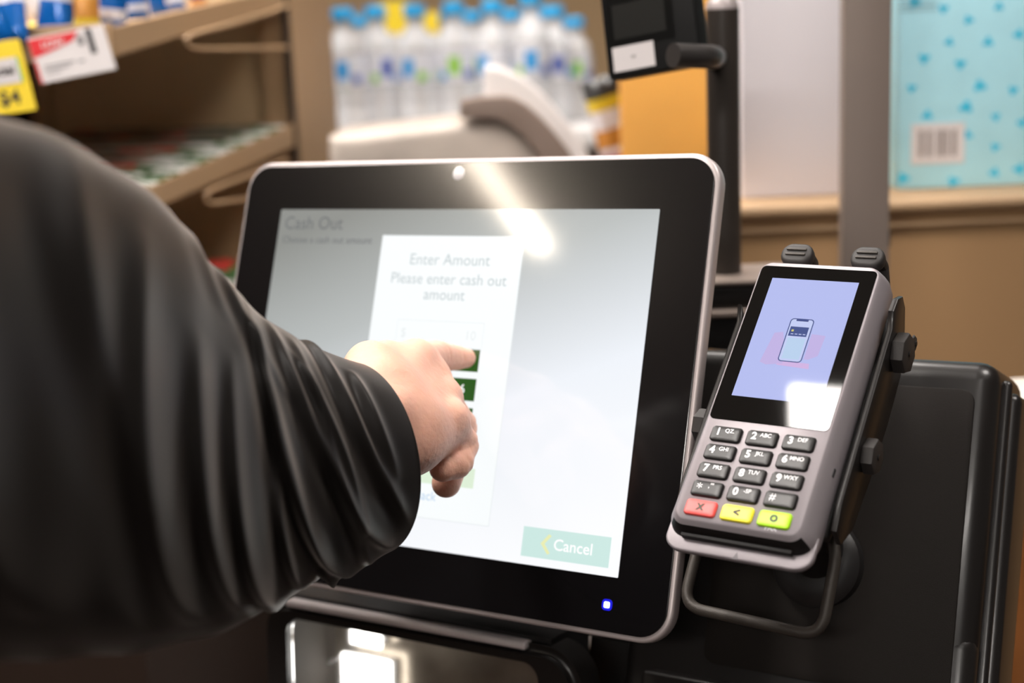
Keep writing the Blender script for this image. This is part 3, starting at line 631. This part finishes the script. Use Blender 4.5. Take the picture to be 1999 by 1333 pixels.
# ---------------------------------------------------------------- shelving on the left
def shelving():
    A = P(225, 100, 1.35); B = P(600, 100, 1.80); S = (B - A); S[2] = 0; Ls = np.linalg.norm(S); S /= Ls; Wd = np.array([-S[1], S[0], 0]); n = np.array([S[1], -S[0], 0])  # Wd: leftwards
    M = frame(np.array([S, Wd, [0, 0, 1]]).T, (A[0], A[1], 0))     # x along the side to the back, y leftwards, z up
    def L(u, v, y=0):
        o = mv(M, (0, y, 0)); p = local(M, hit(u, v, o, n)); return (p.x, p.z)
    t = thing('sweets_shelving', 'tan steel shelving bay with sloping shelves on the left', 'shelving', M=M)
    LEN = .95
    slabs = []
    for k, (a, b_, c, d) in enumerate((((222, 53), (600, -38), (600, -5), (228, 110)), ((225, 396), (600, 230), (600, 275), (225, 443)), ((225, 700), (600, 470), (600, 515), (225, 745)))):
        pts = [L(*a), L(*b_), L(*c), L(*d)]; q = MB(); q.prism(pts[::-1], 0, .004, ms_beige, .0008, 1); 
        # deck between side plates
        (xa, za), (xb, zb) = pts[0], pts[1]; dz = .014
        q.add([(xa, .004, za - dz), (xb, .004, zb - dz), (xb, LEN, zb - dz), (xa, LEN, za - dz), (xa, .004, za - dz - .004), (xb, .004, zb - dz - .004), (xb, LEN, zb - dz - .004), (xa, LEN, za - dz - .004)],
              [[0, 1, 2, 3], [7, 6, 5, 4], [0, 4, 5, 1], [1, 5, 6, 2], [2, 6, 7, 3], [3, 7, 4, 0]], ms_beige)
        q.box((xa - .004, 0, za - .03), (xa, LEN, za + .004), ms_beige, .0008, 1)
        q.build('shelf', t); slabs.append(pts)
    u0, _ = L(566, 100); u1, _ = L(645, 100)
    q = MB(); q.box((u0, -.004, 0), (u1, .04, 2.3), ms_beige, .001, 1); q.build('upright', t)
    q = MB(); q.box((u0 - .006, -.002, 0), (u0, .004, 2.3), ms_ink); q.build('upright_slot', t)
    # back panel
    q = MB(); q.box((u0 + .01, .03, .15), (u0 + .016, .34, 2.2), mat('back_panel', srgb('#d2b690'), .5, mottle=.2, mscale=5)); q.build('back_panel', t)
    q = MB(); q.box((u0 - .02, .34, .15), (u0 + .016, .356, 2.2), ms_beige, .002); q.box((u0 + .02, .356, .15), (u0 + .03, LEN, 2.2), mat('dark_panel', (.035, .025, .018), .7)); q.build('centre_strip', t)  # dark brown panel to the left of the strip
    q = MB(); zb_ = slabs[2][0][1]; q.box((slabs[2][0][0] + .01, .006, 0), (u1, LEN, zb_ - .05), mat('plinth_brown', (.022, .012, .008), .5)); q.build('base_cabinet', t)
    # wire hangers on the side
    for path in (((560, 12), (470, 42), (376, 68), (364, 82), (384, 95), (470, 95), (560, 93)), ((560, 312), (480, 345), (412, 372), (402, 386), (414, 397), (480, 389), (560, 384))):
        pts = [Vector((*(lambda p: (p[0], -.012, p[1]))(L(u, v, -.012)),)) for u, v in path]
        q = MB(); q.tube(smooth_path(pts, 5), .0024, ms_beige, 10); q.build('wire_bracket', t)
    # price tickets
    def ticket(quad, d, name, label, fn, front=ms_paper):
        c = [P(*p, dd) for p, dd in zip(quad, d)]; ctr = sum(c) / 4; x = (c[1] - c[0]) + (c[2] - c[3]); x /= np.linalg.norm(x); z = (c[0] - c[3]) + (c[1] - c[2]); z -= x * x.dot(z); z /= np.linalg.norm(z)
        m = frame(np.array([x, np.cross(z, x), z]).T, ctr); l = [local(m, p) for p in c]; w = ((l[1] - l[0]).length + (l[2] - l[3]).length) / 4; h = ((l[0] - l[3]).length + (l[1] - l[2]).length) / 4
        q = MB(); q.box((-w, 0, -h), (w, .0016, h), front, .0004, 1); fn(q, w, h); o = q.build(name); o.matrix_world = m; tag(o, label, 'price ticket'); return m, w, h
    def f1(q, w, h):
        y = -.0003; q.add([(-w, y, h * .93), (w * .30, y, h * .93), (w * .12, y, h * .55), (-w * .4, y, h * .32), (-w, y, h * .10)], [[4, 3, 2, 1, 0]], ms_red)
        q.text('LOW', h * .40, (-w * .42, h * .58), ms_paper, y - .0002, bold=.0002)
        q.text('$', h * .55, (w * .30, h * .52), ms_ink, y, bold=.0003); q.text('1', h * 1.45, (w * .56, h * .34), ms_ink, y, bold=.0012)
        q.rect(-w * .8, h * -.36, w * -.0, h * -.28, y, ms_inkgrey); q.rect(-w * .8, h * -.50, w * -.15, h * -.44, y, ms_inkgrey); q.rect(w * .1, h * -.42, w * .25, h * -.32, y, ms_inkgrey)
        q.rect(-w * .8, h * -.66, w * -.4, h * -.62, y, ms_inkgrey); q.rect(-w, -h, -w * .94, h * -.02, y, ms_red)
    ticket(((57, 76), (205, 46), (224, 137), (76, 163)), (1.30, 1.33, 1.33, 1.30), 'price_ticket', 'white shelf ticket with red LOW banner and $1 price', f1)
    def f2(q, w, h):
        y = -.0003; q.rect(-w * .9, -h * .18, w * .80, h * .52, y, ms_green); q.rect(-w * .9, -h * .18, w * .72, h * .52, y - .0002, ms_paper)
        q.text('Special', h * .34, (-w * .05, h * .18), ms_ink, y - .0004, bold=.0004); q.text('$4', h * .56, (w * .16, -h * .58), ms_ink, y, bold=.0004)
    ticket(((-62, 92), (50, 74), (60, 216), (-50, 232)), (1.27, 1.29, 1.29, 1.27), 'price_ticket', 'yellow shelf ticket marked Special $4 at the left edge', f2, ms_yellow)
    # bags on the top shelf
    (xa, za), (xb, zb) = slabs[0][0], slabs[0][1]; slope = (zb - za) / (xb - xa)
    bags = [(20, 42, 1.36, 'bw', 80, 'blue and white crisp packet above the yellow ticket'), (72, 8, 1.44, 'w', 50, 'small white packet between two blue packets'), (112, 36, 1.37, 'bw', 84, 'blue packet with white top above the LOW ticket'), (170, 30, 1.36, 'o', 50, 'orange snack packet beside the blue packets'),
            (222, 22, 1.385, 'b', 62, 'shiny blue packet right of the orange packet'), (266, 12, 1.43, 'b', 44, 'blue packet second from the orange packet'), (305, 5, 1.47, 'bw', 40, 'blue and white packet third from the orange packet'), (342, -2, 1.52, 'b', 38, 'blue packet fourth from the orange packet'), (385, -12, 1.57, 'bo', 38, 'blue packet furthest back on the sloping shelf'),
            (60, 62, 1.42, 'y', 55, 'yellow packet lying under the blue packets'), (140, 62, 1.41, 'y', 60, 'dull yellow packet behind the LOW ticket'), (-30, 30, 1.40, 'w', 60, 'white packet at the far left of the top shelf')]
    for i, (u, v, d, k, wpx, label) in enumerate(bags):
        w = wpx / F * d; h = w * 1.5 if k != 'y' else w * .6; q = MB()
        m = {'b': fb, 'w': fw, 'o': fo, 'y': fy}[k[0]]; bands = ((.62, .9, fw),) if k == 'bw' else ((.0, .25, fo),) if k == 'bo' else ((.2, .4, fw),) if k == 'b' else ((.0, .3, fy),) if k == 'o' else ()
        pillow(q, w, h, w * .45, m, seed=i, bands=bands); o = q.build('snack_packet'); p = P(u, v, d) + np.array([0, 0, h * .12 if k != 'y' else 0]); o.location = p
        o.rotation_euler = (random.uniform(-.25, .05), random.uniform(-.2, .2), random.uniform(-.4, .3)); tag(o, label, 'snack packet', 'snack packets on the top shelf')
    # packs lying on the lower shelf
    (xa, za), (xb, zb) = slabs[1][0], slabs[1][1]; dx, dzz = xb - xa, zb - za; ang = math.atan2(dzz, dx); Ld = math.hypot(dx, dzz)
    cols = {'white': mat('pack_white', (.88, .88, .85), .35), 'green': mat('pack_green', srgb('#3f6a34'), .35), 'red': mat('pack_red', srgb('#c0302a'), .35), 'deep green': mat('pack_deep', srgb('#0d4030'), .35), 'dark': mat('pack_dark', (.05, .035, .03), .4), 'pale': mat('pack_pale', srgb('#8d8578'), .4)}
    rows = [('white', 'green'), ('green', 'white'), ('red', 'pale'), ('red', 'dark'), ('dark', 'pale'), ('red', 'dark'), ('dark', 'pale'), ('dark', 'red')]
    n = 10; Mp = {}
    for r, (c1, c2) in enumerate(rows):
        for i in range(n):
            s = (i + .5) / n; w = Ld / n * .86; col = c1 if (i % 2 == 0 or r in (0, 1) and False) else c2
            if r in (1, 2) and i >= 7: col = 'deep green'
            if r == 0 and i >= 7: col = 'white'
            key = col
            if key not in Mp:
                q = MB(); q.box((-w / 2, -.017, 0), (w / 2, .017, .011), cols[col], .0015, 2); q.box((-w / 2 * .6, -.0174, .002), (w / 2 * .6, .0174, .0113), cols['green' if col == 'white' else 'white' if col in ('green',) else 'pale'], .0005, 1)
                o = q.build('sweet_pack'); Mp[key] = o
            else: o = Mp[key].copy(); C.objects.link(o)
            x = xa + dx * s; z = za + dzz * s - .013
            o.matrix_world = M @ Matrix.Translation((x, .030 + r * .038, z)) @ Matrix.Rotation(-ang, 4, 'Y') @ Matrix.Rotation(math.radians(random.uniform(-8, 8)), 4, 'Z')
            tag(o, f'{col} flat pack of sweets lying on the lower sloping shelf', 'sweets', f'{col} sweet packs on the lower sloping shelf')
    # a few packs on the shelf below, glimpsed beside the monitor
    for (u, v, c, label) in ((428, 528, 'red', 'small red pack seen at the monitor left edge'), (442, 540, 'green', 'small green pack seen at the monitor left edge'), (438, 560, 'white', 'small white pack seen at the monitor left edge')):
        q = MB(); q.box((-.014, -.02, -.01), (.014, .02, .01), cols[c], .002, 2); o = q.build('sweet_pack'); o.location = P(u, v, 1.62); tag(o, label, 'sweets')
shelving()

# ---------------------------------------------------------------- the customer: arm and pointing hand, in a dark rain jacket
def surface_nets(D, org, h):
    nx, ny, nz = D.shape; s = D < 0
    acc = np.zeros((nx - 1, ny - 1, nz - 1, 3)); cnt = np.zeros((nx - 1, ny - 1, nz - 1))
    for ax in range(3):
        for o1 in (0, 1):
            for o2 in (0, 1):
                oth = [a for a in range(3) if a != ax]
                sl0 = [None] * 3; sl1 = [None] * 3
                sl0[ax] = slice(0, D.shape[ax] - 1); sl1[ax] = slice(1, D.shape[ax])
                for a, o in zip(oth, (o1, o2)): sl0[a] = sl1[a] = slice(o, D.shape[a] - 1 + o)
                d0 = D[tuple(sl0)]; d1 = D[tuple(sl1)]; x = (d0 < 0) != (d1 < 0); t = np.where(x, d0 / np.where(x, d0 - d1, 1), 0)
                acc[..., ax] += t * x; acc[..., oth[0]] += o1 * x; acc[..., oth[1]] += o2 * x; cnt += x
    act = cnt > 0; idx = -np.ones(act.shape, int); idx[act] = np.arange(act.sum()); g = np.argwhere(act)
    V = (g + acc[act] / cnt[act][:, None]) * h + org; faces = []
    for ax in range(3):
        a, b_ = [(1, 2), (2, 0), (0, 1)][ax]
        sl0 = [slice(1, -1)] * 3; sl1 = [slice(1, -1)] * 3; sl0[ax] = slice(0, D.shape[ax] - 1); sl1[ax] = slice(1, D.shape[ax])
        d0 = s[tuple(sl0)]; d1 = s[tuple(sl1)]; e = np.argwhere(d0 != d1)
        if not len(e): continue
        flip = d1[tuple(e.T)]; base = e.copy()
        for k in (a, b_): base[:, k] += 1
        def cell(da, db): c = base.copy(); c[:, a] -= da; c[:, b_] -= db; return idx[tuple(c.T)]
        q = np.stack([cell(1, 1), cell(0, 1), cell(0, 0), cell(1, 0)], 1); q[flip] = q[flip][:, ::-1]; faces.append(q)
    return V, np.concatenate(faces)
def smin(a, b_, k):
    h = np.clip(.5 + .5 * (b_ - a) / k, 0, 1); return b_ * (1 - h) + a * h - k * h * (1 - h)
# hand joints: (pixel x, pixel y, distance)
WR = P(757, 800, .792)
FING = {
 'index':  ([P(812, 703, .868), P(851, 695, .905), P(885, 698, .925), P(910, 699, .9325)], (.0112, .0100, .0082, .0066)),
 'middle': ([P(838, 738, .872), P(866, 784, .905), P(884, 836, .900), P(880, 890, .885)], (.0112, .0097, .0088, .0078)),
 'ring':   ([P(862, 778, .862), P(899, 832, .893), P(886, 894, .878), P(871, 943, .862)], (.0112, .0102, .0098, .0090)),
 'little': ([P(876, 820, .845), P(903, 866, .862), P(893, 903, .850), P(864, 914, .843)], (.0105, .0096, .0090, .0082)),
 'thumb':  ([P(722, 712, .820), P(757, 700, .850), P(795, 705, .885), P(820, 722, .905)], (.0125, .0108, .0098, .0080))}
def arm_hand():
    pts = np.concatenate([np.array(v[0]) for v in FING.values()] + [np.array([WR, P(640, 850, .765)])])
    lo = pts.min(0) - .04; hi = pts.max(0) + .03; h = .0013
    ax = [np.arange(lo[i], hi[i], h) for i in range(3)]; X, Y, Z = np.meshgrid(*ax, indexing='ij')
    G = np.stack([X, Y, Z], -1).astype(np.float32); del X, Y, Z
    def cap(a, b_, ra, rb):
        a = a.astype(np.float32); ab = (b_ - a).astype(np.float32); t = np.clip(((G - a) @ ab) / (ab @ ab), 0, 1)
        return np.sqrt((((G - a) - t[..., None] * ab) ** 2).sum(-1)) - (ra + t * (rb - ra))
    fd = None
    for nme, (j, r) in FING.items():
        d = None
        for i in range(3):
            c = cap(j[i], j[i + 1], r[i], r[i + 1] if i < 2 else r[3]); 
            d = c if d is None else smin(d, c, .003)
        for i in (1, 2):
            ax_ = (j[i + 1] - j[i - 1]); ax_ /= np.linalg.norm(ax_); rel = G - j[i].astype(np.float32); along = rel @ ax_.astype(np.float32)
            dist2 = (rel ** 2).sum(-1); d = d + .0016 * np.exp(-(along / .0011) ** 2) * np.exp(-dist2 / (2 * (r[i] * 1.3) ** 2)) + .0005 * np.exp(-((along - .0028) / .0009) ** 2) * np.exp(-dist2 / (2 * (r[i] * 1.3) ** 2))
        fd = d if fd is None else smin(fd, d, .0022)
    palm = None; wa, wb = P(722, 738, .818), P(800, 862, .808)
    for nme, w, r0, r1 in (('index', wa + (wb - wa) * .15, .0165, .0125), ('middle', wa + (wb - wa) * .4, .0180, .0130), ('ring', wa + (wb - wa) * .65, .0180, .0125), ('little', wb, .0165, .0115), ('thumb', wa, .0170, .0130)):
        c = cap(w, FING[nme][0][0], r0, r1); palm = c if palm is None else smin(palm, c, .010)
    dors = P(800, 740, .78) - P(800, 740, .84); dors /= np.linalg.norm(dors)
    for nme in ('index', 'middle', 'ring', 'little'):
        k0 = FING[nme][0][0] + dors * .0035; palm = smin(palm, cap(k0, k0 + .002 * dors, .0112, .0108), .005)
        palm = smin(palm, cap(WR + dors * .010, k0 - dors * .001, .0035, .0040), .010)
    # hypothenar and thenar pads
    palm = smin(palm, cap(P(808, 872, .816), P(872, 848, .850), .0150, .0105), .008)
    fore = smin(cap(P(735, 768, .815), P(640, 850, .775), .0225, .030), cap(P(790, 835, .812), P(650, 920, .775), .0215, .030), .012)
    D = smin(smin(palm, fore, .012), fd, .0045)
    V, Fc = surface_nets(D, lo, h)
    me = bpy.data.meshes.new('body'); me.from_pydata(V.tolist(), [], Fc.tolist()); me.update()
    o = bpy.data.objects.new('body', me); C.objects.link(o); me.polygons.foreach_set('use_smooth', [True] * len(me.polygons))
    md = o.modifiers.new('s', 'SMOOTH'); md.factor = .5; md.iterations = 5
    sk = mat('skin', srgb('#dfac97'), .5, sss=.25, bump=.35, bscale=260, mottle=.07, mscale=30, spec=.4)
    me.materials.append(sk); return o
def sleeve(parent):
    T = [(675, 697), (615, 668), (560, 638), (500, 600), (452, 552), (405, 500), (368, 450), (310, 388), (250, 345), (100, 258), (-60, 190), (-300, 80), (-620, -60)]
    Bt = [(742, 1092), (668, 1128), (600, 1152), (540, 1185), (482, 1222), (420, 1250), (350, 1268), (260, 1285), (150, 1296), (-20, 1305), (-200, 1330), (-450, 1400), (-760, 1480)]
    D = [.800, .780, .757, .733, .706, .682, .660, .632, .602, .555, .510, .460, .41]
    n = len(T); cs = []; rr = []; ups = []
    for a, b_, d in zip(T, Bt, D):
        pa, pb = P(*a, d), P(*b_, d); cs.append((pa + pb) / 2); rr.append(np.linalg.norm(pa - pb) / 2); ups.append((pa - pb) / np.linalg.norm(pa - pb))
    # rings lie along the line of sight, the cuff ring turned open towards the hand
    NS, NT = 420, 300; tt = np.linspace(0, n - 1, NS)
    def cr(arr, t):
        arr = np.array(arr); i = min(int(t), n - 2); f = t - i; p0, p1, p2, p3 = arr[max(i - 1, 0)], arr[i], arr[i + 1], arr[min(i + 2, n - 1)]
        return .5 * (2 * p1 + (p2 - p0) * f + (2 * p0 - 5 * p1 + 4 * p2 - p3) * f * f + (-p0 + 3 * p1 - 3 * p2 + p3) * f ** 3)
    cen = np.array([cr(cs, t) for t in tt]); rad = np.array([cr(rr, t) for t in tt]); up = np.array([cr(ups, t) for t in tt])
    arc = np.concatenate([[0], np.cumsum(np.linalg.norm(np.diff(cen, axis=0), axis=1))])
    up /= np.linalg.norm(up, axis=1)[:, None]
    sd = np.zeros_like(cen)
    for i in range(NS):
        v = cen[i] - CAM; v /= np.linalg.norm(v); u = up[i]; v -= u * v.dot(u); v /= np.linalg.norm(v); rgt = np.cross(v, u)
        k = .62 * math.exp(-arc[i] / .05); sd[i] = -v * math.sqrt(1 - k * k) + rgt * k        # near side of the ring
    th = np.linspace(0, 2 * np.pi, NT, endpoint=False); tw = (th + np.pi) % (2 * np.pi) - np.pi
    def nz(a, t, sc, seed):
        r_ = np.random.RandomState(seed); s = 0
        for k in range(7): s = s + r_.uniform(-1, 1) * np.sin(a * sc * r_.uniform(.5, 1.5) + (r_.randint(0, 4)) * t + r_.uniform(0, 6.28))
        return s / 2.6
    # folds: ridge lines in (distance from cuff, angle); angle 0 top, +90 near side, 180 underside
    folds = []
    r_ = np.random.RandomState(21)
    def fold(a0, t0, a1, t1, w, h, c=0): folds.append((a0, math.radians(t0), a1, math.radians(t1), w, h, c))
    fold(.008, 150, .075, 20, .0045, .0055, .010); fold(.016, 160, .058, 30, .0035, .0045, .006); fold(.004, 130, .040, 5, .0035, .0045, .008)
    fold(.026, 165, .095, 45, .0050, .0060, .012); fold(.045, 150, .100, 10, .0050, .0060, .008); fold(.030, 120, .062, 40, .0030, .0040, -.004)
    fold(.060, 160, .085, 70, .0050, .0065, .010); fold(.085, 160, .120, 60, .0070, .0085, .014); fold(.075, 60, .130, -10, .0070, .0080, .010)
    fold(.110, 150, .150, 60, .0090, .0090, .012); fold(.125, 40, .160, -30, .0090, .0090, .008); fold(.155, 140, .200, 40, .012, .010, .012)
    fold(.190, 100, .260, 0, .016, .010, .02); fold(.260, 130, .340, 40, .020, .012, .01); fold(.012, 100, .020, 40, .0030, .0035, .002)
    fold(.020, 200, .050, 150, .0035, .0040, 0); fold(.050, 205, .10, 150, .0050, .0060, 0)
    V = np.zeros((NS, NT, 3))
    for i in range(NS):
        a = arc[i]; edge = float(np.clip(a / .010, 0, 1)) ** .7; disp = np.zeros(NT)
        for (a0, t0, a1, t1, w, h, c) in folds:
            f = np.clip((tw - t0) / (t1 - t0), -.25, 1.25); ac = a0 + (a1 - a0) * f + c * np.sin(np.pi * f)
            if t0 > np.pi: f = np.clip((th - t0) / (t1 - t0), -.25, 1.25); ac = a0 + (a1 - a0) * f
            taper = np.clip(1 - np.abs(f - .5) ** 2 * 3.2, 0, 1); x = (a - ac) / w
            disp += h * taper * (np.exp(-np.abs(x) ** 1.6) - .55 * np.exp(-((x - 1.9) / 1.1) ** 2))
        disp *= 1 - float(np.clip((a - .035) / .06, 0, 1)) * .85 * np.maximum(np.exp(-(tw / .7) ** 2), np.exp(-((np.pi - np.abs(tw)) / .6) ** 2))
        far = float(np.clip((a - .05) / .2, 0, 1))
        disp += (.0018 + .006 * far) * nz(a, th, 30 - 12 * far, 2) + .0010 * nz(a, th, 130, 3)
        R = rad[i] + edge * disp * (1.25 - .4 * far) - .003
        V[i] = cen[i] + up[i] * (np.cos(th) * R)[:, None] + sd[i] * (np.sin(th) * R * .88)[:, None]
    # turned-in hem inside the cuff
    ins = []
    for k in range(1, 9):
        s = k / 8; i = int(s * 14); R = rad[i] - .0032 - .0015 * min(k, 3)
        ins.append(cen[i] + up[i] * (np.cos(th) * R)[:, None] + sd[i] * (np.sin(th) * R * .92)[:, None])
    A = np.concatenate([np.array(ins)[::-1], V]); m_ = A.shape[0]
    fs = [[i * NT + k, i * NT + (k + 1) % NT, (i + 1) * NT + (k + 1) % NT, (i + 1) * NT + k] for i in range(m_ - 1) for k in range(NT)]
    fs.append([(m_ - 1) * NT + k for k in range(NT)])
    jac = mat('jacket_cloth', (.012, .0105, .0098), .42, spec=.14, bump=.06, bscale=1400)
    I = jac.node_tree.nodes['Principled BSDF'].inputs; I['Sheen Weight'].default_value = .36; I['Sheen Roughness'].default_value = .3; I['Sheen Tint'].default_value = (1, .88, .8, 1)
    q = MB(); q.add(A.reshape(-1, 3), fs, jac, True); o = q.build('jacket', parent, 80)
    # hem stitching ridge and a little cuff tab
    i0 = 17; q = MB(); R = rad[i0] - .0005
    # tab at the upper cuff
    c0 = P(712, 722, .79); xx = P(728, 728, .79) - P(698, 710, .79); xx /= np.linalg.norm(xx); zz = up[0]; zz = zz - xx * zz.dot(xx); zz /= np.linalg.norm(zz)
    m = frame(np.array([xx, np.cross(zz, xx), zz]).T, c0); q = MB(); q.box((-.005, -.0008, -.0014), (.0045, .0008, .0014), ms_black, .0005, 2, M=m); q.build('cuff_tab', o)
    return o
person = thing('person', 'person in a dark rain jacket pointing at the touch screen with one finger', 'person', loc=tuple(P(-375, 740, .46)))
bd = arm_hand(); bpy.context.view_layer.update()
bd.parent = person; bd.matrix_parent_inverse = person.matrix_world.inverted()
jk = sleeve(None); jk.parent = person; jk.matrix_parent_inverse = person.matrix_world.inverted()
jk.visible_shadow = True
